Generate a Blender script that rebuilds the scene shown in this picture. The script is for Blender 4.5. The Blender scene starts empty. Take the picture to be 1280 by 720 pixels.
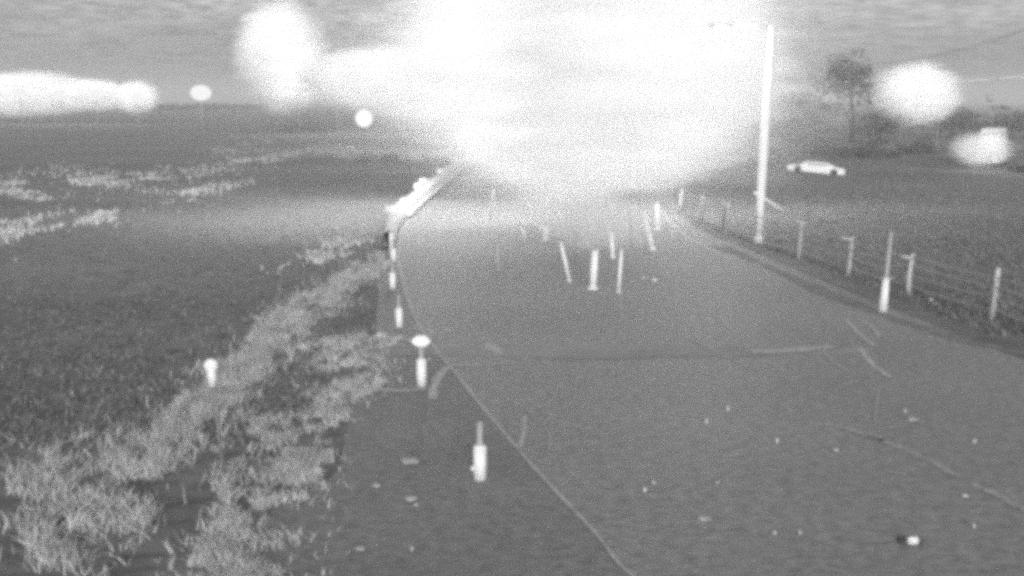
import bpy, bmesh, math, random
import numpy as np
from mathutils import Vector, Matrix, noise
R = math.radians
random.seed(7); rng = np.random.default_rng(7)
SC = bpy.context.scene; COL = SC.collection

# ------------------------------------------------------------------ camera
CAM_H = 7.0; F = 1400.0; W0, H0 = 1280.0, 720.0; HOR = 125.0
PITCH = math.atan((H0/2-HOR)/F)
cd = bpy.data.cameras.new('camera'); cam = bpy.data.objects.new('camera', cd); COL.objects.link(cam)
cam.location = (0, 0, CAM_H); cam.rotation_euler = (R(90)-PITCH, 0, 0)
cd.sensor_width = 36; cd.lens = 36*F/W0; cd.clip_start = .1; cd.clip_end = 6000
SC.camera = cam
# a slightly soft lens: the photograph is soft everywhere
SC.cycles.pixel_filter_type = 'GAUSSIAN'; SC.cycles.filter_width = 5.5
# ------------------------------------------------------------------ world, sun, exposure
SUN_EL, SUN_AZ = R(13), R(186)
wd = bpy.data.worlds.new('World'); SC.world = wd; wd.use_nodes = True
nt = wd.node_tree; nt.nodes.clear(); L = nt.links.new; N = nt.nodes.new
sky = N('ShaderNodeTexSky'); sky.sky_type = 'NISHITA'; sky.sun_disc = False
sky.sun_elevation = SUN_EL; sky.sun_rotation = SUN_AZ; sky.air_density = 1.6; sky.dust_density = 3.0
bw = N('ShaderNodeRGBToBW'); L(sky.outputs[0], bw.inputs[0])
tc = N('ShaderNodeTexCoord'); mp = N('ShaderNodeMapping'); mp.inputs['Scale'].default_value = (1, 1, 9.0)
L(tc.outputs['Generated'], mp.inputs[0])
n1 = N('ShaderNodeTexNoise'); n1.inputs['Scale'].default_value = 5; n1.inputs['Detail'].default_value = 6; n1.inputs['Roughness'].default_value = .62
L(mp.outputs[0], n1.inputs['Vector'])
n2 = N('ShaderNodeTexNoise'); n2.inputs['Scale'].default_value = 60; n2.inputs['Detail'].default_value = 3
L(mp.outputs[0], n2.inputs['Vector'])
r1 = N('ShaderNodeMapRange'); r1.inputs[1].default_value = .3; r1.inputs[2].default_value = .7; r1.inputs[3].default_value = .74; r1.inputs[4].default_value = 1.3
L(n1.outputs[0], r1.inputs[0])
r2 = N('ShaderNodeMapRange'); r2.inputs[1].default_value = .3; r2.inputs[2].default_value = .7; r2.inputs[3].default_value = .55; r2.inputs[4].default_value = 1.45
L(n2.outputs[0], r2.inputs[0])
m1 = N('ShaderNodeMath'); m1.operation = 'MULTIPLY'; L(r1.outputs[0], m1.inputs[0]); L(r2.outputs[0], m1.inputs[1])
m2 = N('ShaderNodeMath'); m2.operation = 'MULTIPLY'; L(bw.outputs[0], m2.inputs[0]); L(m1.outputs[0], m2.inputs[1])
bg = N('ShaderNodeBackground'); bg.inputs[1].default_value = .13; L(m2.outputs[0], bg.inputs[0])
wo = N('ShaderNodeOutputWorld'); L(bg.outputs[0], wo.inputs[0])
sl = bpy.data.lights.new('sun', 'SUN'); sl.energy = 2.3; sl.angle = R(12); sl.color = (1, 1, 1)
so = bpy.data.objects.new('sun', sl); COL.objects.link(so); so.rotation_euler = (R(90)-SUN_EL, 0, R(6)); so.location = (0, -20, 40)
VS = SC.view_settings; VS.view_transform = 'Standard'; VS.look = 'None'; VS.exposure = 0; VS.gamma = 1; VS.use_curve_mapping = False
SC.cycles.volume_bounces = 12; SC.cycles.max_bounces = 14; SC.cycles.diffuse_bounces = 2
SC.cycles.transparent_max_bounces = 12; SC.cycles.volume_step_rate = 1.5; SC.cycles.volume_max_steps = 96
SC.cycles.use_denoising = False; SC.cycles.sample_clamp_direct = 4.0; SC.cycles.sample_clamp_indirect = 2.4

# ------------------------------------------------------------------ photograph -> place
cp, sp = math.cos(PITCH), math.sin(PITCH)
def ray(px, py):
    x = (px-W0/2)/F; y = (H0/2-py)/F
    return Vector((x, cp+y*sp, -sp+y*cp))
def G(px, py, z=0.0):
    """point of the level z seen at that place of the photograph"""
    d = ray(px, py); t = (z-CAM_H)/d.z
    return Vector((0, 0, CAM_H))+d*t
def P(px, py, dist):
    d = ray(px, py); return Vector((0, 0, CAM_H))+d*(dist/d.y)

# ------------------------------------------------------------------ materials
def gray(name, v, rough=.8, amp=.25, scale=3.0, detail=5, stretch=(1, 1, 1), amp2=0, scale2=.2, bump=0, spec=.3, metal=0):
    m = bpy.data.materials.new(name); m.use_nodes = True; t = m.node_tree; b = t.nodes['Principled BSDF']
    b.inputs['Roughness'].default_value = rough; b.inputs['Specular IOR Level'].default_value = spec; b.inputs['Metallic'].default_value = metal
    g = t.nodes.new('ShaderNodeNewGeometry'); mp = t.nodes.new('ShaderNodeMapping'); mp.inputs['Scale'].default_value = stretch
    t.links.new(g.outputs['Position'], mp.inputs[0])
    def nz(sc, am, det):
        n = t.nodes.new('ShaderNodeTexNoise'); n.inputs['Scale'].default_value = sc; n.inputs['Detail'].default_value = det; n.inputs['Roughness'].default_value = .65
        t.links.new(mp.outputs[0], n.inputs['Vector'])
        r = t.nodes.new('ShaderNodeMapRange'); r.inputs[1].default_value = .3; r.inputs[2].default_value = .7
        r.inputs[3].default_value = 1-am; r.inputs[4].default_value = 1+am; t.links.new(n.outputs[0], r.inputs[0]); return n, r
    n, r = nz(scale, amp, detail); out = r.outputs[0]
    if amp2:
        nn, rr = nz(scale2, amp2, 3); mm = t.nodes.new('ShaderNodeMath'); mm.operation = 'MULTIPLY'
        t.links.new(out, mm.inputs[0]); t.links.new(rr.outputs[0], mm.inputs[1]); out = mm.outputs[0]
    mm = t.nodes.new('ShaderNodeMath'); mm.operation = 'MULTIPLY'; mm.inputs[1].default_value = v
    t.links.new(out, mm.inputs[0]); t.links.new(mm.outputs[0], b.inputs['Base Color'])
    if bump:
        bp = t.nodes.new('ShaderNodeBump'); bp.inputs['Strength'].default_value = bump; bp.inputs['Distance'].default_value = .05
        t.links.new(n.outputs[0], bp.inputs['Height']); t.links.new(bp.outputs[0], b.inputs['Normal'])
    return m
def glow(name, s):
    m = bpy.data.materials.new(name); m.use_nodes = True; t = m.node_tree; t.nodes.clear()
    e = t.nodes.new('ShaderNodeEmission'); e.inputs[1].default_value = s; o = t.nodes.new('ShaderNodeOutputMaterial'); t.links.new(e.outputs[0], o.inputs[0])
    return m
M = dict(
    field=gray('field_soil', .215, .95, .5, 2.2, 12, (.5, 1, 1), .28, .06),
    road=gray('road_asphalt', .315, .55, .42, 5.5, 12, (.7, 1, 1), .10, .12, bump=.3),
    shoulder=gray('shoulder_asphalt', .26, .6, .42, 5.5, 12, (.7, 1, 1), .12, .2, bump=.3),
    patch=gray('repair_asphalt', .38, .8, .18, 3.0, 6, (.5, 1, 1), .12, .2),
    seam=gray('tar_seam', .25, .6, .2, 3),
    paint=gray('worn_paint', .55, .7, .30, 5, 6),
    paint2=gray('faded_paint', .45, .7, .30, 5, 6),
    ditch=gray('ditch_earth', .25, .95, .3, 1.5),
    white=gray('white_reflector', .93, .5, .03, 6),
    post=gray('pale_post', .42, .6, .1, 8),
    wood=gray('weathered_wood', .52, .9, .25, 6, 5, (1, 1, .3)),
    wire=gray('galvanised_wire', .4, .5, .1, 8),
    column=gray('painted_column', .85, .5, .04, 3),
    dark=gray('dark_metal', .1, .6, .1, 3),
    rubber=gray('tyre_rubber', .04, .8, .1, 3),
    glass=gray('vehicle_glass', .45, .25, .02, 1, spec=.6),  # pale base colour carries the glare on the windows
    vwhite=gray('white_vehicle_paint', .85, .35, .02, 2),
    bark=gray('bark', .12, .95, .3, 4),
    leaf=gray('leaf_dark', .12, .8, .45, .8),
    leaf2=gray('leaf_pale', .2, .8, .4, .8),
    weed=gray('pale_weed', .62, .85, .35, 1.2, 5),
    straw=gray('straw', .52, .85, .3, 1.5, 5),
    tuft=gray('field_tuft', .2, .9, .35, .8, 5),
    stone=gray('pale_stone', .62, .8, .15, 9),
)
M['lamp'] = glow('lamp_glow', 1.1); M['lamp_far'] = glow('lamp_glow_soft', .86)

# ------------------------------------------------------------------ mesh helpers
def link(name, bm, mat, parent=None, smooth=True):
    me = bpy.data.meshes.new(name); bm.to_mesh(me); bm.free(); me.materials.append(mat)
    if smooth: me.polygons.foreach_set('use_smooth', [True]*len(me.polygons))
    o = bpy.data.objects.new(name, me); COL.objects.link(o)
    if parent: o.parent = parent
    return o
def tag(o, label=None, cat=None, group=None, kind=None):
    if label: o['label'] = label
    if cat: o['category'] = cat
    if group: o['group'] = group
    if kind: o['kind'] = kind
    return o
def thing(name, loc, rz, label, cat, group=None):
    o = bpy.data.objects.new(name, None); COL.objects.link(o); o.location = loc; o.rotation_euler = (0, 0, rz)
    return tag(o, label, cat, group)
def copy_tree(o, parent=None):
    c = o.copy(); COL.objects.link(c); c.parent = parent
    for ch in list(o.children): copy_tree(ch, c)
    return c
def box(bm, c, s, rot=None, bev=0.0):
    r = bmesh.ops.create_cube(bm, size=1); vs = r['verts']
    for v in vs: v.co = Vector((v.co.x*s[0], v.co.y*s[1], v.co.z*s[2]))
    if bev:
        es = list({e for v in vs for e in v.link_edges})
        g = bmesh.ops.bevel(bm, geom=es, offset=bev, segments=2, affect='EDGES'); vs = list({v for f in g['faces'] for v in f.verts} | {v for v in vs if v.is_valid})
    for v in vs:
        if rot is not None: v.co = rot @ v.co
        v.co += Vector(c)
    return bm
def tube(bm, pts, rad, seg=8, cap=True):
    pts = [Vector(p) for p in pts]; rad = rad if isinstance(rad, (list, tuple)) else [rad]*len(pts); rings = []
    for i, p in enumerate(pts):
        d = (pts[min(i+1, len(pts)-1)]-pts[max(i-1, 0)]).normalized()
        u = d.cross(Vector((0, 0, 1)) if abs(d.z) < .95 else Vector((1, 0, 0))).normalized(); w = d.cross(u)
        rings.append([bm.verts.new(p+(u*math.cos(2*math.pi*k/seg)+w*math.sin(2*math.pi*k/seg))*rad[i]) for k in range(seg)])
    for a, b in zip(rings, rings[1:]):
        for k in range(seg): bm.faces.new((a[k], a[(k+1) % seg], b[(k+1) % seg], b[k]))
    if cap: bm.faces.new(rings[0][::-1]); bm.faces.new(rings[-1])
    return bm
def sheet(name, poly, z, mat, lab=None, parent=None):
    bm = bmesh.new(); vs = [bm.verts.new((p.x, p.y, z)) for p in poly]; f = bm.faces.new(vs)
    bmesh.ops.triangulate(bm, faces=[f]); bmesh.ops.recalc_face_normals(bm, faces=bm.faces[:])
    for f in bm.faces:
        if f.normal.z < 0: f.normal_flip()
    return tag(link(name, bm, mat, parent, False), kind='structure')
def catmull(pts, n=6):
    pts = [Vector(p) for p in pts]; out = []
    for i in range(len(pts)-1):
        a, b, c, d = pts[max(i-1, 0)], pts[i], pts[i+1], pts[min(i+2, len(pts)-1)]
        for k in range(n):
            t = k/n; out.append(.5*((2*b)+(c-a)*t+(2*a-5*b+4*c-d)*t*t+(3*b-3*c+d-a)*t**3))
    return out+[pts[-1]]
def strip_mesh(name, line, width, z, mat, wear=0.0, parent=None):
    """painted line lying on the ground, width may vary"""
    bm = bmesh.new(); prev = None
    for i, p in enumerate(line):
        d = (line[min(i+1, len(line)-1)]-line[max(i-1, 0)]); d.z = 0; d.normalize(); n = Vector((-d.y, d.x, 0))
        w = (width if not callable(width) else width(i/(len(line)-1)))*.5
        w1 = w*(1+random.uniform(-wear, wear)); w2 = w*(1+random.uniform(-wear, wear))
        a = bm.verts.new((p.x+n.x*w1, p.y+n.y*w1, z)); b = bm.verts.new((p.x-n.x*w2, p.y-n.y*w2, z))
        if prev: bm.faces.new((prev[1], b, a, prev[0]))
        prev = (a, b)
    bmesh.ops.recalc_face_normals(bm, faces=bm.faces[:])
    for f in bm.faces:
        if f.normal.z < 0: f.normal_flip()
    return tag(link(name, bm, mat, parent, False), kind='structure')

# ------------------------------------------------------------------ the ground, the road
bm = bmesh.new(); bmesh.ops.create_grid(bm, x_segments=60, y_segments=60, size=2500)
for v in bm.verts: v.co.y += 2300
tag(link('ground', bm, M['field'], None, False), kind='structure')
# the kerbside line of the bend, read from the picture
edge_px = [(905, 790), (790, 720), (745, 668), (700, 620), (650, 565), (600, 505), (572, 470), (545, 437), (528, 415), (512, 380), (503, 350), (498, 325),
           (500, 300), (506, 280), (520, 258), (540, 238), (570, 215), (610, 198)]
edge = catmull([G(*p) for p in edge_px], 5)
left_px = [(250, 790), (270, 720), (340, 640), (420, 590), (435, 530), (450, 490), (470, 450), (470, 400), (474, 360), (480, 330), (486, 300), (494, 278), (512, 256), (532, 236), (562, 212), (604, 196)]
left = catmull([G(*p) for p in left_px], 5)
right_px = [(1700, 600), (1500, 520), (1280, 450), (1180, 412), (1105, 383), (1000, 340), (930, 310), (870, 285), (850, 262), (842, 240), (860, 222), (900, 206)]
right = catmull([G(*p) for p in right_px], 5)
sheet('road', [Vector((2, 4, 0))]+edge+right[::-1]+[Vector((14, 4, 0))], .008, M['road'])
sheet('shoulder', [Vector((-1.5, 4, 0))]+left+edge[::-1]+[Vector((2, 4, 0))], .004, M['shoulder'])
# side track that meets the road, and the repaired band across it
sheet('asphalt_patch', catmull([G(*p) for p in [(400, 428), (560, 430), (760, 428), (900, 434), (1060, 432), (1080, 442), (900, 447), (760, 449), (600, 446), (400, 444)]], 3), .012, M['patch'])
strip_mesh('tar_joint', catmull([G(*p) for p in [(690, 449), (760, 449), (840, 446), (920, 446), (1010, 440), (1060, 433)]], 6), lambda t: .22, .016, M['seam'], .4)
strip_mesh('edge_line', edge, lambda t: .055+.13*t, .016, M['paint'], .3)
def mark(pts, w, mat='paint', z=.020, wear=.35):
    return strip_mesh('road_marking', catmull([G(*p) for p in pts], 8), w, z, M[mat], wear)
mark([(560, 459), (545, 478), (541, 500)], .22)
mark([(560, 458), (600, 457), (645, 454)], .16)
mark([(545, 434), (580, 432)], .2); mark([(610, 430), (626, 443)], .35)
mark([(470, 487), (500, 489), (532, 487)], .22)
mark([(398, 437), (450, 437), (505, 431)], .3, 'paint2')
mark([(850, 420), (880, 432), (935, 460)], .16, 'paint2'); mark([(940, 440), (985, 439), (1040, 434)], .35)
mark([(1030, 530), (1070, 540), (1105, 552)], .2, 'paint2', wear=.7)
mark([(1080, 545), (1140, 566), (1200, 598)], .14, 'paint2', wear=.7); mark([(1215, 605), (1250, 622), (1285, 640)], .16, 'paint2', wear=.7)
mark([(1057, 400), (1072, 416), (1092, 432)], .13); mark([(1072, 398), (1088, 408), (1100, 422)], .10)
mark([(1074, 436), (1090, 455), (1113, 473)], .17); mark([(1027, 436), (1040, 452), (1062, 468)], .09, 'paint2')
mark([(562, 262), (549, 290), (547, 328)], .18, 'paint2'); mark([(620, 234), (616, 252), (610, 276)], .35)
mark([(622, 300), (621, 318), (620, 336)], .2, 'paint2'); mark([(576, 240), (600, 228), (622, 232)], .6)
mark([(776, 340), (776, 370), (777, 402)], .12, 'paint2'); mark([(614, 383), (645, 382)], .22)
mark([(826, 262), (850, 290), (905, 320), (950, 332)], .3, 'paint2'); mark([(656, 518), (655, 540), (650, 562)], .1)
mark([(646, 519), (668, 518)], .05); mark([(646, 562), (659, 562)], .07, 'paint'); mark([(690, 530), (687, 565)], .05, 'paint2')
mark([(1100, 483), (1095, 510), (1094, 530)], .05, 'paint2'); mark([(1216, 403), (1262, 403)], .16)
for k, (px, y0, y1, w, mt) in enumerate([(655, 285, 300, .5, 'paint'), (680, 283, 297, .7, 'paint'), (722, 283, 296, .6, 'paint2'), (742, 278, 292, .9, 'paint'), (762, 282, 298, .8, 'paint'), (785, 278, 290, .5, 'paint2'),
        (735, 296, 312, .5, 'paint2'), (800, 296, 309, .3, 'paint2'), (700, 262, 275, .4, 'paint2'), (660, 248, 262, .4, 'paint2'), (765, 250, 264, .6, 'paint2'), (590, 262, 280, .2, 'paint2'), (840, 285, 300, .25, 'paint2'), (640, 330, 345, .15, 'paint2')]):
    mark([(px-3, y0), (px, (y0+y1)/2), (px+2, y1)], w*.4, 'stone' if mt == 'paint' else 'paint', .020+.001*k, .7)  # reflections of the glare, painted on the road as pale streaks
# ditch between the road and the fence
strip_mesh('ditch', catmull([G(*p) for p in [(1500, 500), (1300, 448), (1200, 424), (1110, 396), (1030, 366), (960, 334), (900, 308)]], 8), lambda t: .6+.25*math.sin(t*21), .018, M['ditch'], .3)

# ------------------------------------------------------------------ marker posts
NEAR = 'marker posts along the outside of the bend'
def marker_post(kind):
    t = thing('marker_post', (0, 0, 0), 0, '', 'marker post', NEAR)
    bm = bmesh.new(); tube(bm, [(0, 0, 0), (0, 0, 1.12)], [.065, .06], 10); link('core', bm, M['post'], t)
    bm = bmesh.new()
    for a, b, r in ((0.0, .66, .125), (.66, .68, .11)): tube(bm, [(0, 0, a), (0, 0, b)], r, 12)
    link('sleeve', bm, M['white'], t)
    bm = bmesh.new(); tube(bm, [(0, 0, 1.10), (0, 0, 1.15)], [.06, .045], 10); link('cap', bm, M['post'], t)
    if kind == 'head':
        bm = bmesh.new()
        n = 18; fr = []; bk = []
        for k in range(n):
            a = 2*math.pi*k/n; r = .24 if k % 9 == 0 else .215
            fr.append(bm.verts.new((r*math.cos(a), -.06, 1.14+.14*math.sin(a)))); bk.append(bm.verts.new((r*math.cos(a), -.02, 1.14+.14*math.sin(a))))
        bm.faces.new(fr); bm.faces.new(bk[::-1])
        for k in range(n): bm.faces.new((fr[k], fr[(k+1) % n], bk[(k+1) % n], bk[k]))
        bmesh.ops.recalc_face_normals(bm, faces=bm.faces[:])
        link('reflector_plate', bm, M['white'], t, False)
    if kind == 'notch':
        bm = bmesh.new(); box(bm, (-.13, -.02, .22), (.08, .06, .09), bev=.015); link('side_reflector', bm, M['white'], t)
    return t
a = marker_post('notch'); a.location = G(600, 599); a.scale = (1, 1, .97); a['label'] = 'nearest thick white marker post beside the thin edge line'
b = marker_post('head'); b.location = G(527, 482); b['label'] = 'white marker post topped by a wide oval reflector'
c = marker_post('plain'); c.location = G(499, 409); c.scale = (.9, .9, .9); c['label'] = 'white marker post just beyond the one with the oval reflector'
for px, py, lab in ((491, 361, 'small white marker post next to where the bright row begins'), (492, 328, 'white marker post at the near end of the bright barrier'), (490, 313, 'white marker post in front of the barrier, third before the bend tightens'), (492, 300, 'farthest white marker post standing close before the barrier'),):
    q = copy_tree(c); q.location = G(px, py); q['label'] = lab; q.scale = (.95, .95, .9)

# white guard barrier on the outside of the bend: posts and a beam in lengths
bar_px = [(490, 322), (491, 312), (493, 302), (497, 288), (506, 275), (519, 262), (534, 249), (550, 236), (566, 222), (584, 210), (606, 199), (640, 190)]
bar = catmull([G(*p) for p in bar_px], 6)
BT = thing('guard_barrier', bar[0], 0, 'bright white guard barrier curving round the outside of the bend', 'guard barrier')
o0 = bar[0].copy()
dist = 0; last = None; pts = []; acc = []
for p, q in zip(bar, bar[1:]): acc.append((p, q, (q-p).length))
s = 0; k = 0; segs = []; cur = bar[0].copy(); total = sum(x[2] for x in acc)
def along(d):
    for p, q, l in acc:
        if d <= l: return p.lerp(q, d/l)
        d -= l
    return acc[-1][1].copy()
step = 4.0; n = int(total/step)
bmp = bmesh.new(); box(bmp, (0, 0, .575), (.2, .2, 1.15), bev=.02); pm = None
for i in range(n+1):
    p = along(i*step)-o0
    if pm is None: o = link('post', bmp, M['white'], BT); pm = o.data
    else: o = bpy.data.objects.new('post', pm); COL.objects.link(o); o.parent = BT
    o.location = (p.x, p.y, 0)
prof = [(-.06, .1), (-.2, .2), (-.2, .5), (-.1, .58), (-.1, .66), (-.2, .74), (-.2, 1.1), (-.06, 1.2), (.16, 1.2), (.16, .1)]
for i in range(n):
    bm = bmesh.new(); prev = None
    for k in range(5):
        d = i*step+step*k/4; p = along(d)-o0; e = (along(d+.3)-along(max(d-.3, 0))); e.z = 0; e.normalize(); nn = Vector((e.y, -e.x, 0))
        if nn.y > 0: nn = -nn
        ring = [bm.verts.new((p.x-nn.x*a*1.3+nn.x*.1, p.y-nn.y*a*1.3+nn.y*.1, z)) for a, z in prof]
        if prev:
            for j in range(len(prof)): bm.faces.new((prev[j], prev[(j+1) % len(prof)], ring[(j+1) % len(prof)], ring[j]))
        prev = ring
    bmesh.ops.recalc_face_normals(bm, faces=bm.faces[:])
    link('beam', bm, M['white'], BT)
for (d, h) in ((9, 1.3), (30, 1.3)):     # taller reflectors standing on the beam
    p = along(d)-o0; bm = bmesh.new(); box(bm, (p.x-.3, p.y-.1, h), (.55, .08, .42), bev=.03); box(bm, (p.x-.3, p.y-.06, h-.35), (.1, .06, .4)); link('reflector', bm, M['white'], BT)

for k in range(2, n, 2):                       # round reflectors along the top of the beam
    p = along(k*step+1)-o0; bm = bmesh.new(); bmesh.ops.create_uvsphere(bm, u_segments=12, v_segments=8, radius=random.uniform(.22, .34))
    for v in bm.verts: v.co = Vector((v.co.x, v.co.y*.5, v.co.z))+Vector((p.x-.1, p.y-.15, 1.3 if k % 4 else .95))
    link('reflector', bm, M['white'], BT)
# ------------------------------------------------------------------ right-hand side: tall pole marker, fence, posts in the road island
t = thing('reflector_pole', G(1103, 391), 0, 'tall thin pole with a bright white lower sleeve before the wire fence', 'marker pole')
bm = bmesh.new(); tube(bm, [(0, 0, 0), (.16, .05, 2.72)], [.075, .06], 10); link('pole', bm, M['post'], t)
bm = bmesh.new(); tube(bm, [(0, 0, .05), (.07, .02, 1.16)], [.15, .11], 12); link('sleeve', bm, M['white'], t)
bm = bmesh.new(); box(bm, (.08, -.02, 1.18), (.5, .05, .06), bev=.01); link('cross_bar', bm, M['post'], t)
fp = [(1392, 455), (1239, 401), (1135, 369), (1060, 345), (998, 324), (948, 309), (907, 292), (876, 279), (850, 268)]
fg = [G(*p) for p in fp]; o0 = fg[1].copy()
FT = thing('wire_fence', o0, 0, 'wire fence with weathered posts along the right of the road', 'fence')
for i, p in enumerate(fg):
    if i == 5: continue
    h = [1.7, 1.72, 1.52, 1.58, 1.72, 1.6, 1.65, 1.6, 1.6][i]; q = p-o0; bm = bmesh.new()
    tube(bm, [(q.x, q.y, 0), (q.x+random.uniform(0, .08), q.y, h*.5), (q.x+.1, q.y, h)], [.10, .09, .085], 8)
    link('post', bm, M['wood'], FT)
    if i in (2, 4, 3): bm = bmesh.new(); box(bm, (q.x+(.02 if i == 4 else -.12), q.y-.1, h-.12 if i == 2 else h-.06), (.5, .05, .08), Matrix.Rotation(R(8), 3, 'Y')); link('cross_piece', bm, M['wood'], FT)
for hz in (.35, .75, 1.1, 1.42):
    line = []
    for i, p in enumerate(fg[:-1]):
        q, r = p-o0, fg[i+1]-o0
        for k in range(6):
            u = k/6; line.append((q.x+(r.x-q.x)*u+.08, q.y+(r.y-q.y)*u-.1, hz-.06*math.sin(math.pi*u)))
    bm = bmesh.new(); tube(bm, line, .03, 5); link('wire', bm, M['wire'], FT)
def cane(px, py, px2, py2, w, mat, label, name='stake', foot=False, grp='slim stakes standing in the misty middle of the road'):
    b = G(px, py); top = P(px2, py2, b.y); t = thing(name, b, 0, label, 'stake', grp); d = top-b; h = w*b.y/F/2
    bm = bmesh.new(); tube(bm, [(0, 0, 0), d*.5, d], [h*.8, h, h*.85], 8); link('shaft', bm, mat, t)
    bm = bmesh.new(); tube(bm, [(0, 0, .004), (0, 0, .06)], [h*(1.7 if foot else 1.4), h*(1.3 if foot else 1.1)], 10); link('foot', bm, mat, t)
    return t
cane(741, 361, 744, 313, 10, M['white'], 'thick bright white stake in the middle of the road', foot=True)
cane(822, 287, 821, 254, 8, M['white'], 'short bright white stake farther right below the glare')
cane(712, 352, 701, 303, 4.5, M['white'], 'thin stake leaning left beside the thick white one')
cane(773, 366, 777, 312, 4.5, M['white'], 'thin upright stake right of the thick white one')
cane(816, 312, 804, 264, 7, M['white'], 'thin stake leaning left toward the short bright one')
cane(906, 290, 905, 250, 7, M['post'], 'pale upright stake left of the tall lamp column', grp=None)

cane(622, 338, 621, 302, 5, M['post'], 'short faint stake left of the leaning ones')
cane(612, 276, 617, 236, 4, M['post'], 'slim stake at the left under the glare, tilted right')
cane(766, 322, 764, 290, 6, M['white'], 'short stake close behind the thin upright one')
cane(790, 300, 786, 262, 5, M['post'], 'short faint stake left of the one leaning to the short bright one')
cane(681, 300, 684, 282, 9, M['white'], 'stubby white stake farthest left of the thick one')
cane(722, 316, 720, 288, 5, M['post'], 'small faint stake behind the thick white one')
# lamp column
b = G(948, 303); t = thing('lamp_column', b, 0, 'tall white lamp column with an arm reaching into the glare', 'lamp post')
H = 10.55
bm = bmesh.new(); tube(bm, [(0, 0, 0), (.03, 0, 2.2), (.12, 0, 6), (.3, 0, H)], [.17, .21, .24, .2], 14); link('column', bm, M['column'], t)
bm = bmesh.new(); tube(bm, [(0, 0, 0.0), (0, 0, .3)], [.26, .2], 12); link('base', bm, M['column'], t)
bm = bmesh.new(); tube(bm, [(.3, 0, H-.12), (-.6, 0, H+.05), (-1.7, 0, H+.02)], [.09, .08, .07], 8); link('arm', bm, M['column'], t)
hd = bmesh.new(); box(hd, (-2.2, 0, H), (1.1, .42, .22), bev=.06); hd = link('lamp_head', hd, M['column'], t)
bm = bmesh.new(); box(bm, (-2.2, 0, H-.13), (.8, .3, .05), bev=.01); link('lens', bm, M['lamp'], hd)
l = bpy.data.lights.new('lamp_light', 'POINT'); l.energy = 900; l.shadow_soft_size = .3
lo = bpy.data.objects.new('lamp_light', l); COL.objects.link(lo); lo.parent = hd; lo.location = (-2.2, 0, H-.5)
bm = bmesh.new(); tube(bm, [(-.35, -.1, 2.5), (.05, -.1, 2.3), (.9, -.1, 1.75), (1.2, -.1, 1.62)], [.06, .07, .05, .03], 8); link('bracket', bm, M['column'], t)

# sign-like reflector in the weeds, left
b = G(281, 600); t = thing('reflector_post', b, 0, 'slim post with a bright round-topped reflector among pale weeds', 'marker post')
tp = P(265, 482, b.y)-b; tt = P(264, 449, b.y)-b
bm = bmesh.new(); tube(bm, [(0, 0, 0), tp*.5, tt], [.03, .032, .03], 8); link('pole', bm, M['leaf2'], t)
bm = bmesh.new(); tube(bm, [tp+Vector((.02, -.03, 0)), tp.lerp(tt, .75)+Vector((0, -.03, 0))], [.075, .085], 12); link('reflector', bm, M['white'], t)
bm = bmesh.new(); bmesh.ops.create_uvsphere(bm, u_segments=16, v_segments=10, radius=.135)
for v in bm.verts: v.co = Vector((v.co.x, v.co.y*.6, v.co.z*.95))+tp.lerp(tt, .78)+Vector((0, -.04, 0))
link('round_head', bm, M['white'], t)

# small pale things lying on the asphalt
bm = bmesh.new(); bmesh.ops.create_icosphere(bm, subdivisions=1, radius=.5)
for v in bm.verts: v.co *= random.uniform(.75, 1.1)
stone_me = bpy.data.meshes.new('stone'); bm.to_mesh(stone_me); bm.free(); stone_me.materials.append(M['stone'])
specks = [(883, 530, 4, 9), (910, 514, 3, 9), (971, 554, 5, 8), (806, 616, 5, 9), (817, 606, 4, 6), (968, 669, 5, 6), (1000, 669, 4, 7), (1217, 661, 4, 8),
          (1131, 517, 3, 8), (1141, 526, 14, 4), (1218, 555, 4, 8), (1206, 622, 8, 5), (1045, 565, 8, 5), (897, 605, 4, 4), (515, 690, 3, 9), (470, 609, 12, 4), (513, 625, 18, 4),
          (450, 688, 16, 4), (512, 578, 26, 3), (880, 650, 18, 3), (1163, 377, 7, 5), (1170, 381, 6, 4), (818, 353, 7, 6), (804, 350, 5, 6), (520, 633, 5, 4)]
for px, py, w, h in specks:
    b = G(px, py); s = b.y/F
    o = bpy.data.objects.new('stone', stone_me); COL.objects.link(o); o.scale = (w*s, w*s*1.2, h*s); o.location = (b.x, b.y, h*s*.42+.01); o.rotation_euler = (0, 0, random.uniform(0, 6))
    tag(o, 'small pale stone lying on the grey asphalt', 'stone', 'small pale stones on the asphalt')
b = G(1137, 678); t = thing('road_stud', b, 0, 'bright white road stud set in the asphalt at lower right', 'road stud')
bm = bmesh.new(); box(bm, (0, 0, .03), (.36, .3, .05), bev=.02); link('casing', bm, M['dark'], t)
bm = bmesh.new(); box(bm, (0, -.13, .085), (.17, .1, .12), bev=.02); link('reflector', bm, M['white'], t)

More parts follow.
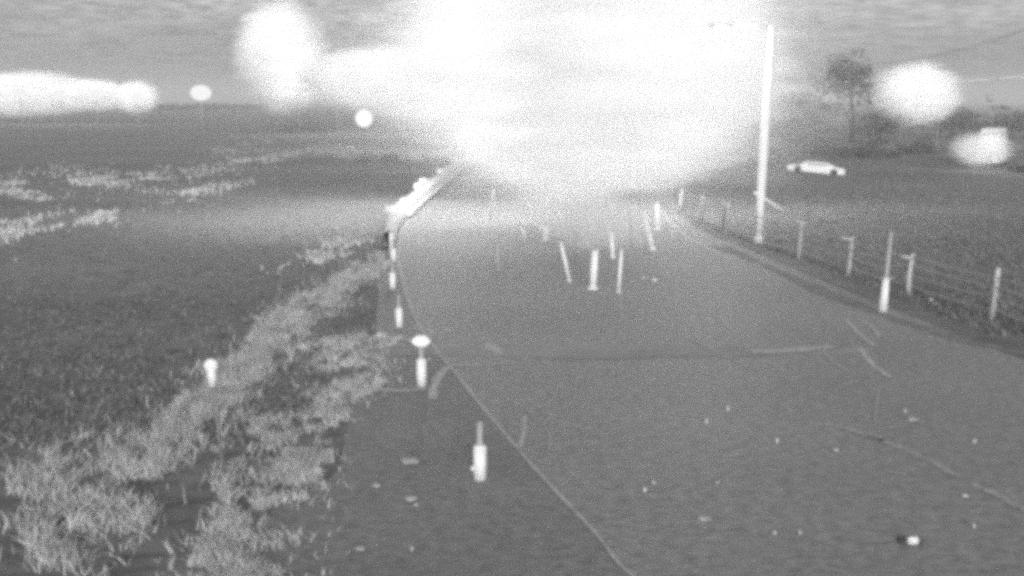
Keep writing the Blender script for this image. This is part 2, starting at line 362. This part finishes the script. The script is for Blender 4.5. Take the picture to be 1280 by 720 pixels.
# ------------------------------------------------------------------ vegetation
def blades(name, mat, pos, hmin, hmax, wid, lean=.5, per=1, kind='stuff', label=None, parent=None):
    """many narrow curved blades in one mesh; pos is an array of x, y, z"""
    n = len(pos); a = rng.uniform(0, 2*np.pi, n); h = rng.uniform(hmin, hmax, n); w = wid*rng.uniform(.6, 1.4, n)
    fa = rng.uniform(0, 2*np.pi, n); ln = h*rng.uniform(0, lean, n)
    dx, dy = np.cos(a)*w/2, np.sin(a)*w/2; lx, ly = np.cos(fa)*ln, np.sin(fa)*ln
    v = np.empty((n, 5, 3)); x, y, z = pos[:, 0], pos[:, 1], pos[:, 2]
    v[:, 0] = np.stack([x-dx, y-dy, z], 1); v[:, 1] = np.stack([x+dx, y+dy, z], 1)
    v[:, 2] = np.stack([x+dx*.8+lx*.35, y+dy*.8+ly*.35, z+h*.55], 1); v[:, 3] = np.stack([x-dx*.8+lx*.35, y-dy*.8+ly*.35, z+h*.55], 1)
    v[:, 4] = np.stack([x+lx, y+ly, z+h], 1)
    me = bpy.data.meshes.new(name); b = np.arange(n)[:, None]*5
    me.vertices.add(n*5); me.vertices.foreach_set('co', v.reshape(-1))
    idx = np.concatenate([b+np.array([[0, 1, 2, 3]]), b+np.array([[3, 2, 4]])], 1).reshape(-1)
    me.loops.add(n*7); me.loops.foreach_set('vertex_index', idx.astype(np.int32))
    ls = (np.arange(n)[:, None]*7+np.array([[0, 4]])).reshape(-1); me.polygons.add(n*2); me.polygons.foreach_set('loop_start', ls.astype(np.int32))
    me.update(calc_edges=True); me.validate(); me.materials.append(mat)
    o = bpy.data.objects.new(name, me); COL.objects.link(o)
    if parent: o.parent = parent
    return tag(o, label, 'grass' if not parent else None, None, kind)
def spread(patches, n, thresh=.0, fs=.5, seed=0):
    """patches: (px, py, rx, ry, weight, tilt) blobs read from the picture -> clumpy ground points"""
    out = []; wsum = sum(p[4] for p in patches)
    for px, py, rx, ry, w, tl in patches:
        m = int(n*w/wsum)
        for _ in range(m):
            r = math.sqrt(random.random()) if random.random() < .62 else random.gauss(0, .85); a = random.uniform(0, 6.283)
            u, v = r*math.cos(a)*rx, r*math.sin(a)*ry
            c, s = math.cos(R(tl)), math.sin(R(tl)); qx, qy = px+u*c-v*s, py+u*s+v*c
            if qy < 135: continue
            g = G(qx, qy)
            if qy > 530 and abs(qx-190-(720-qy)*.5) < 34 and random.random() < .85: continue
            if noise.noise(Vector((g.x*fs*3, g.y*fs*1.8, seed+4))) < -.05+random.gauss(0, .12): continue
            if noise.noise(Vector((g.x*fs+seed, g.y*fs*.7, seed))) < thresh+random.gauss(0, .32): continue
            out.append((g.x, g.y, 0))
    return np.array(out)
A = [(455, 340, 40, 14, .6, -28), (415, 372, 38, 18, .9, -40), (370, 400, 45, 22, 1.1, -35), (330, 440, 45, 22, 1.3, -45), (290, 480, 48, 26, 1.5, -40), (250, 520, 48, 30, 1.5, -45),
     (205, 560, 60, 34, 1.2, -30), (130, 590, 80, 45, .55, 0), (60, 610, 50, 50, .25, 0), (140, 650, 60, 40, .5, 0), (75, 690, 24, 50, .45, -60), (250, 570, 30, 50, .5, 10)]
B = [(440, 430, 70, 9, .7, -3), (440, 455, 50, 10, .5, 0), (440, 485, 40, 14, .8, -10), (405, 520, 30, 24, .7, -40), (385, 570, 34, 30, .8, -50), (350, 620, 36, 34, 1.0, -50),
     (310, 670, 55, 36, 1.3, -30), (270, 710, 60, 30, 1.3, 0), (277, 610, 14, 70, .5, 5), (330, 540, 30, 24, .3, 0), (300, 760, 60, 30, 1, 0)]
pts = spread(A, 95000, -.02, .7, 3)
blades('tall_grass', M['weed'], pts, .06, .32, .02, 1.8, label='pale bank of tall weeds running up the left verge')
pts = spread(B, 70000, -.02, .9, 9)
blades('roadside_grass', M['weed'], pts, .04, .22, .02, 1.8, label='pale strip of short grass between the weeds and the shoulder')
C = [(60, 215, 70, 8, .4, -3), (140, 225, 60, 12, 1, 0), (30, 245, 40, 8, .6, 10), (40, 280, 60, 14, 1, -10), (115, 273, 40, 6, .7, -5), (230, 215, 90, 12, .9, -8), (290, 190, 60, 8, .7, -12),
     (330, 200, 50, 5, .5, -8), (440, 185, 60, 14, .6, 0), (430, 310, 50, 12, .5, -20), (240, 240, 80, 12, .5, -8), (10, 300, 20, 14, .4, 0), (20, 235, 20, 8, .4, 0)]
pts = spread(C, 20000, .0, .12, 5)
blades('meadow_grass', M['weed'], pts, .08, .34, .08, 2.0, label='pale clumps of meadow grass scattered over the dark field')
# short dark turf texture over the fields
def turf(n, x0, x1, y0, y1):
    px = rng.uniform(x0, x1, n); py = rng.uniform(y0, y1, n)
    g = np.array([tuple(G(a, b)) for a, b in zip(px, py)]); g[:, 2] = 0; return g
pl = turf(12000, -60, 470, 150, 560)
keep = [not (p[0] > -4.5 and p[1] < 60) for p in pl]; pl = pl[np.array(keep)]
blades('field_grass', M['tuft'], pl, .05, .14, .07, 2.6, label='short dark grass covering the field left of the bend')
pr = turf(12000, 960, 1340, 170, 420)
def right_of(p):
    for q, r in zip(right, right[1:]):
        if min(q.y, r.y) <= p[1] <= max(q.y, r.y): return p[0] > q.x+(r.x-q.x)*(p[1]-q.y)/(r.y-q.y+1e-9)+1.0
    return p[0] > 15
pr = pr[np.array([right_of(p) for p in pr])]
blades('verge_grass', M['tuft'], pr, .08, .26, .07, 2.0, label='rough grass on the right verge under the wire fence')

def tree(px, py, d, rx, ry, label, mat, n=1500, trunk=True, name='tree', cat='tree', lean=0, gaps=.1, grp='trees behind the wire fence'):
    """crown centre and radii read from the picture at distance d"""
    c = P(px, py, d); s = d/F; base = Vector((c.x+lean, d, 0)); t = thing(name, base, 0, label, cat, grp)
    cx, cz, RX, RZ = c.x-base.x, c.z, rx*s, ry*s
    if trunk:
        bm = bmesh.new(); r0 = max(.14, RX*.06)
        tube(bm, [(0, 0, -.1), (.1, 0, cz*.45), (cx*.6, 0, cz*.8), (cx, 0, cz+RZ*.3)], [r0*1.3, r0, r0*.7, r0*.3], 8)
        for k in range(7):
            a = k*2.4; z = cz-RZ*.7+RZ*.9*k/7
            tube(bm, [(cx*.6, 0, z*.95), (cx+math.cos(a)*RX*.45, math.sin(a)*RX*.4, z+RZ*.25), (cx+math.cos(a)*RX*.8, math.sin(a)*RX*.7, z+RZ*.45)], [r0*.5, r0*.3, r0*.1], 6)
        link('trunk', bm, M['bark'], t)
    cl = [(random.gauss(0, .42), random.gauss(0, .42), random.gauss(0, .42), random.uniform(.22, .42)) for _ in range(26)]
    vs = []; fs = []; ls = max(.16, 2.2*s)
    for i in range(n):
        q = random.choice(cl); u = Vector((random.gauss(0, 1), random.gauss(0, 1), random.gauss(0, 1))).normalized()*q[3]*random.uniform(.6, 1.05)
        p = Vector((cx+(q[0]+u.x)*RX, (q[1]+u.y)*RX, cz+(q[2]+u.z)*RZ))
        if p.z < .1: p.z = random.uniform(.1, .8)
        a = Vector((random.gauss(0, 1), random.gauss(0, 1), random.gauss(0, .7))).normalized(); b = a.cross(Vector((random.gauss(0, 1), random.gauss(0, 1), random.gauss(0, 1)))).normalized()
        z = ls*random.uniform(.6, 1.5); k = len(vs); vs += [p-a*z, p+b*z*.5, p+a*z, p-b*z*.5]; fs.append((k, k+1, k+2, k+3))
    me = bpy.data.meshes.new('crown'); me.from_pydata(vs, [], fs); me.materials.append(mat)
    o = bpy.data.objects.new('crown', me); COL.objects.link(o); o.parent = t; o['kind'] = 'stuff'
    if not trunk: o.name = 'foliage'
    return t
tree(1060, 98, 185, 42, 32, 'round-crowned dark tree standing clear against the glowing sky', M['leaf'], 2300, lean=1)
tree(988, 132, 200, 30, 22, 'low spreading tree just right of the lamp column', M['leaf2'], 1100)
tree(890, 205, 98, 36, 40, 'thin pale tree left of the lamp column at the edge of the glare', M['leaf2'], 900)
tree(1100, 152, 180, 44, 18, 'wide dark tree under the hazy patch of light', M['leaf'], 1300)
tree(1190, 150, 215, 42, 16, 'low dark tree below the thin overhead wires', M['leaf'], 1100)
tree(1268, 152, 205, 40, 18, 'dark tree at the picture edge above the white van', M['leaf'], 1100)
BG = 'bushes behind the wire fence'
tree(1020, 150, 165, 44, 20, 'pale ragged tree between the lamp column and the round-crowned tree', M['leaf2'], 1300)
tree(1010, 178, 150, 44, 14, 'dark bush above the white car', M['leaf'], 1100, False, 'bush', 'bush', grp=BG)
tree(1080, 190, 140, 42, 15, 'dark bush right of the white car', M['leaf'], 1100, False, 'bush', 'bush', grp=BG)
tree(1150, 186, 150, 36, 14, 'broad bush between the white car and the white van', M['leaf'], 1000, False, 'bush', 'bush', grp=BG)
tree(1275, 222, 110, 22, 12, 'bush below the white van at the picture edge', M['leaf'], 700, False, 'bush', 'bush', grp=BG)
tree(975, 190, 120, 16, 18, 'pale bush close against the lamp column', M['leaf2'], 700, False, 'bush', 'bush', grp=BG)
tree(250, 133, 560, 90, 5, 'long low hedge on the left horizon', M['leaf'], 1300, False, 'hedge', 'hedge', grp=None)

# ------------------------------------------------------------------ vehicles far right
def vehicle(kind, loc, rz, Lg, Wd, Hh, label):
    t = thing(kind, loc, rz, label, 'car' if kind == 'car' else 'van')
    if kind == 'car': prof = [(-.5, .14), (-.5, .5), (-.44, .6), (-.30, .64), (-.18, .96), (-.05, 1.0), (.18, 1.0), (.36, .68), (.49, .62), (.5, .14)]
    else: prof = [(-.5, .10), (-.5, .42), (-.46, .52), (-.36, .58), (-.27, .96), (-.2, 1.0), (.49, 1.0), (.5, .96), (.5, .10)]
    bm = bmesh.new(); sides = []
    for y in (-.5, -.46, .46, .5):
        ins = .96 if abs(y) == .5 else 1
        sides.append([bm.verts.new((x*Lg*ins, y*Wd*(.86 if z > .7 else 1), z*Hh*(ins if z > .5 else 1))) for x, z in prof])
    n = len(prof)
    for a, b in zip(sides, sides[1:]):
        for k in range(n): bm.faces.new((a[k], a[(k+1) % n], b[(k+1) % n], b[k]))
    bm.faces.new(sides[0][::-1]); bm.faces.new(sides[-1]); bmesh.ops.recalc_face_normals(bm, faces=bm.faces[:])
    link('body', bm, M['vwhite'], t, False)
    for x in (-.31, .31):
        for y in (-1, 1):
            bm = bmesh.new(); tube(bm, [(x*Lg, y*Wd*.42, .33), (x*Lg, y*Wd*.53, .33)], .33, 14); link('wheel', bm, M['rubber'], t)
    for y in (-1, 1):
        bm = bmesh.new(); box(bm, ((-.22 if kind == 'van' else .03)*Lg, y*Wd*.462, Hh*.80), (Lg*(.12 if kind == 'van' else .36), .04, Hh*.22)); link('side_window', bm, M['glass'], t, False)
        bm = bmesh.new(); box(bm, (-.497*Lg, y*Wd*.36, Hh*.4), (.08, .3, .2), bev=.02); link('headlight', bm, M['lamp'], t)
    bm = bmesh.new()
    x0, z0, x1, z1 = (-.355, .60, -.275, .93) if kind == 'van' else (-.292, .66, -.187, .93)
    vs = [bm.verts.new((x*Lg-.03, y*Wd*.4, z*Hh+.02)) for x, z, y in ((x0, z0, -1), (x0, z0, 1), (x1, z1, 1), (x1, z1, -1))]
    f = bm.faces.new(vs); g = bmesh.ops.extrude_face_region(bm, geom=[f]); bmesh.ops.translate(bm, vec=(.03, 0, -.01), verts=[v for v in g['geom'] if isinstance(v, bmesh.types.BMVert)])
    link('windscreen', bm, M['glass'], t, False)
    return t
c = vehicle('car', G(1019, 217), R(-14), 5.4, 1.8, 1.15, 'low white car on the dark field right of the lamp column')
c.rotation_euler.y = R(5)
vehicle('van', G(1238, 206), R(58), 5.4, 2.3, 4.0, 'bright white van with lit headlights among the dark bushes')

# utility pole and overhead wires, far right
b = G(1238, 160); t = thing('utility_pole', b, 0, 'thin utility pole with a small crossarm carrying level wires', 'utility pole')
s = b.y/F; top = P(1238, 98, b.y).z
bm = bmesh.new(); tube(bm, [(0, 0, 0), (0, 0, top+.3)], [.22, .16], 8); link('pole', bm, M['post'], t)
bm = bmesh.new(); box(bm, (0, -.2, top), (4.2, .2, .22)); link('crossarm', bm, M['post'], t)
bm = bmesh.new(); box(bm, (-.8, -.3, P(1238, 122, b.y).z), (1.6, .8, 1.9), bev=.2); link('transformer', bm, M['post'], t)
for k, dy in ((0, 0), (1, 5)):
    pts = [P(1130+i*20, 103-(i*20)*.045+dy*.3+1.2*math.sin(i/2.0), b.y-.2+k)-b for i in range(12)]
    bm = bmesh.new(); tube(bm, pts, .12, 5); link('wire', bm, M['white'], t)
c0 = P(958, 72, 55); c1 = P(1420, -20, 40)
t = tag(bpy.data.objects.new('overhead_cable', None), 'thin pale cable sagging from the lamp column across the sky', 'cable'); COL.objects.link(t); t.location = c0
pts = [c0.lerp(c1, u/20)-c0-Vector((0, 0, 1.3*math.sin(math.pi*u/20)**1)) for u in range(21)]
bm = bmesh.new(); tube(bm, pts, .022, 6); link('strand', bm, M['wire'], t)

# ------------------------------------------------------------------ lamps of the far town and lamps added to light the glare
def lamp(px, py, d, rad, power, label, grp, rz=.7, name='street_lamp', hang=0):
    c = P(px, py, d); t = thing(name, (c.x, d, 0), 0, label, 'street lamp', grp)
    bm = bmesh.new(); w = d*.00022 if name == 'flood_lamp' else max(.06, d*.0004); tube(bm, [(0, 0, 0), (0, 0, c.z-rad*rz*.6)], [w*1.3, w], 8); link('pole', bm, M['post'] if name == 'flood_lamp' else (M['bark'] if d < 200 else M['post']), t)
    bm = bmesh.new(); bmesh.ops.create_uvsphere(bm, u_segments=24, v_segments=16, radius=rad)
    for v in bm.verts: v.co = Vector((v.co.x, v.co.y, v.co.z*rz+c.z))
    link('globe', bm, M['lamp'], t)
    if power:
        l = bpy.data.lights.new('lamp_light', 'POINT'); l.energy = power; l.shadow_soft_size = .5
        lo = bpy.data.objects.new('lamp_light', l); COL.objects.link(lo); lo.parent = t; lo.location = (0, 0, c.z+rad+.6)
    return t
lamp(455, 148, 120, .92, 0, 'single round white lamp globe standing over the dark field', None, 1.0)
TG = 'lamps of the town on the left horizon'
lamp(251, 116, 300, 2.7, 0, 'separate small lamp between the town lights and the tall glow', TG, .75)
for px, py, r, lab in ((172, 122, 1.8, 'lamp at the right end of the row of town lights'), (120, 118, 1.6, 'town lamp second from the right end of the row'),
                       (75, 119, 1.6, 'town lamp in the middle of the row'), (25, 116, 1.8, 'town lamp near the left end of the row')):
    lamp(px, py, 300, r, 0, lab, TG, .8)

def mist(c, rad, dens, soft=.5, nz=.75, nsc=2.6):
    """a bank of lit mist: real scattering air, denser to the middle"""
    bm = bmesh.new(); bmesh.ops.create_uvsphere(bm, u_segments=32, v_segments=20, radius=1)
    m = bpy.data.materials.new('mist'); m.use_nodes = True; t = m.node_tree; t.nodes.clear()
    pv = t.nodes.new('ShaderNodeVolumePrincipled'); pv.inputs['Color'].default_value = (1, 1, 1, 1)
    o = t.nodes.new('ShaderNodeOutputMaterial'); t.links.new(pv.outputs[0], o.inputs['Volume'])
    tc = t.nodes.new('ShaderNodeTexCoord'); ln = t.nodes.new('ShaderNodeVectorMath'); ln.operation = 'LENGTH'; t.links.new(tc.outputs['Object'], ln.inputs[0])
    nn = t.nodes.new('ShaderNodeTexNoise'); nn.inputs['Scale'].default_value = nsc; nn.inputs['Detail'].default_value = 5; nn.inputs['Roughness'].default_value = .6; mq = t.nodes.new('ShaderNodeMapping'); mq.inputs['Scale'].default_value = (1, 1, 3.2); t.links.new(tc.outputs['Object'], mq.inputs[0]); t.links.new(mq.outputs[0], nn.inputs['Vector'])
    a = t.nodes.new('ShaderNodeMath'); a.operation = 'MULTIPLY_ADD'; t.links.new(nn.outputs[0], a.inputs[0]); a.inputs[1].default_value = nz; t.links.new(ln.outputs['Value'], a.inputs[2])
    mr = t.nodes.new('ShaderNodeMapRange'); mr.interpolation_type = 'SMOOTHSTEP'; t.links.new(a.outputs[0], mr.inputs[0])
    e = 1+nz*.42; mr.inputs[1].default_value = e-soft; mr.inputs[2].default_value = e; mr.inputs[3].default_value = dens; mr.inputs[4].default_value = 0
    t.links.new(mr.outputs[0], pv.inputs['Density'])
    ob = link('mist', bm, m); ob.location = c; ob.scale = rad
    return tag(ob, 'mist', None, None, 'stuff')
GLARE_MISTS = [  # px, py, dist, rx px, ry px, depth m, optical depth, lamps (px, py, power)
    (735, 80, 64, 285, 200, 10, 8.5, [(530, 60, 1.6), (560, 85, 1.4), (590, 70, 2.0), (610, 10, 1.6), (640, 115, 1.7), (670, 70, 1.5), (700, -20, 1.0), (735, 145, 1.2), (740, 20, 2.2), (755, 90, 2.4), (790, -20, 1.0),
       (820, 60, 1.5), (835, 135, 1.0), (885, 5, .9), (890, 95, 1.0)]),
    (900, 60, 64, 90, 90, 5, 2.0, []), (748, 278, 52, 95, 44, 4, 1.3, []),
    (740, 110, 78, 400, 215, 10, .8, []),
    (470, 98, 160, 120, 44, 10, 6, [(420, 98, 3.0), (470, 98, 3), (520, 95, 3.0)]),
    (352, 72, 230, 70, 80, 11, 7, [(340, 34, 6), (350, 70, 5), (372, 106, 7)]),
    (30, 118, 330, 125, 32, 12, 7.0, [(0, 116, 18), (35, 118, 16), (75, 118, 14)]), (125, 120, 330, 46, 22, 10, 6, [(120, 120, 14)]), (170, 122, 330, 34, 24, 8, 6.0, [(172, 122, 12)]),
    (1146, 118, 175, 62, 46, 8, 6, [(1128, 114, 3.2), (1150, 122, 3.2), (1174, 130, 1.8)]), (1226, 187, 111, 46, 26, 3, 2.0, [(1238, 186, 1.0)]),
]
LAB = ['vast white glow of lit mist hanging over the far road', 'small bank of mist behind the head of the lamp column', 'thin mist round the thick white stake in the road', 'faint wide halo of thin mist around the vast glow', 'band of lit mist left of the vast glow', 'tall bright mist plume on the left horizon',
       'long low lit mist over the left end of the horizon', 'lit mist in the middle of the horizon lights', 'small lit mist at the right end of the horizon lights', 'bright mist patch behind the round-crowned tree', 'thin bright mist in front of the white van lights']
FG = 'flood lamps hidden in the glow'
for (px, py, d, rx, ry, dp, tau, lamps), lab in zip(GLARE_MISTS, LAB):
    s = d/F; ob = mist(P(px, py, d), (rx*s, dp, ry*s), tau/dp); ob['label'] = lab
    for lx, ly, pw in lamps:
        if d == 64:  # flood lamps added inside the mist to make the glow evenly white
            c = P(lx, ly, d+3); h = thing('flood_lamp', (c.x, c.y, c.z), 0, 'flood lamp hanging inside the vast white glow over the road', 'flood lamp', 'flood lamps hanging in the vast glow')
            bm = bmesh.new(); bmesh.ops.create_uvsphere(bm, u_segments=16, v_segments=10, radius=.22); link('globe', bm, M['lamp'], h)
            bm = bmesh.new(); tube(bm, [(0, 0, .18), (0, 0, .36)], [.2, .08], 10); link('shade', bm, M['post'], h)
            bm = bmesh.new(); tube(bm, [(0, 0, .3), (0, 0, 17-c.z)], .02, 5); link('hanger', bm, M['wire'], h)
            l = bpy.data.lights.new('lamp_light', 'POINT'); l.energy = pw*5200; l.shadow_soft_size = .3
            lo = bpy.data.objects.new('lamp_light', l); COL.objects.link(lo); lo.parent = h; lo.location = (0, 0, -.6)
            continue
        lamp(lx, ly, d, .3*d/100, pw*2600, 'flood lamp hidden inside the ' + lab, FG, .8, 'flood_lamp')  # lamps added to brighten the smaller glows

# ------------------------------------------------------------------ thin haze over the whole place
bm = bmesh.new(); box(bm, (0, 2250, 17.5), (5400, 5400, 37))
hm = bpy.data.materials.new('haze'); hm.use_nodes = True; t = hm.node_tree; t.nodes.clear()
pv = t.nodes.new('ShaderNodeVolumePrincipled'); pv.inputs['Color'].default_value = (1, 1, 1, 1); pv.inputs['Density'].default_value = .0012
o = t.nodes.new('ShaderNodeOutputMaterial'); t.links.new(pv.outputs[0], o.inputs['Volume'])
tag(link('haze', bm, hm, None, False), 'thin night haze over the whole place', None, None, 'stuff')

# invented cable and masts outside the picture, added to hold the glow lamps
for x, lab in ((-36, 'tall mast left of the picture that carries the lamp cable'), (40, 'tall mast right of the picture that carries the lamp cable')):
    t = thing('mast', (x, 67, 0), 0, lab, 'mast'); bm = bmesh.new(); tube(bm, [(0, 0, 0), (0, 0, 18)], [.3, .2], 10); link('pole', bm, M['column'], t)  # added mast, there only to hold the lamp cable
    bm = bmesh.new(); tube(bm, [(0, 0, 0), (0, 0, .4)], [.5, .4], 10); link('base', bm, M['column'], t)
bm = bmesh.new(); tube(bm, [(-36, 67, 17.6), (-15, 67, 17), (2, 67, 17), (20, 67, 17), (40, 67, 17.6)], .03, 6)
tag(link('span_cable', bm, M['wire']), 'cable stretched high over the road between the masts', 'cable')
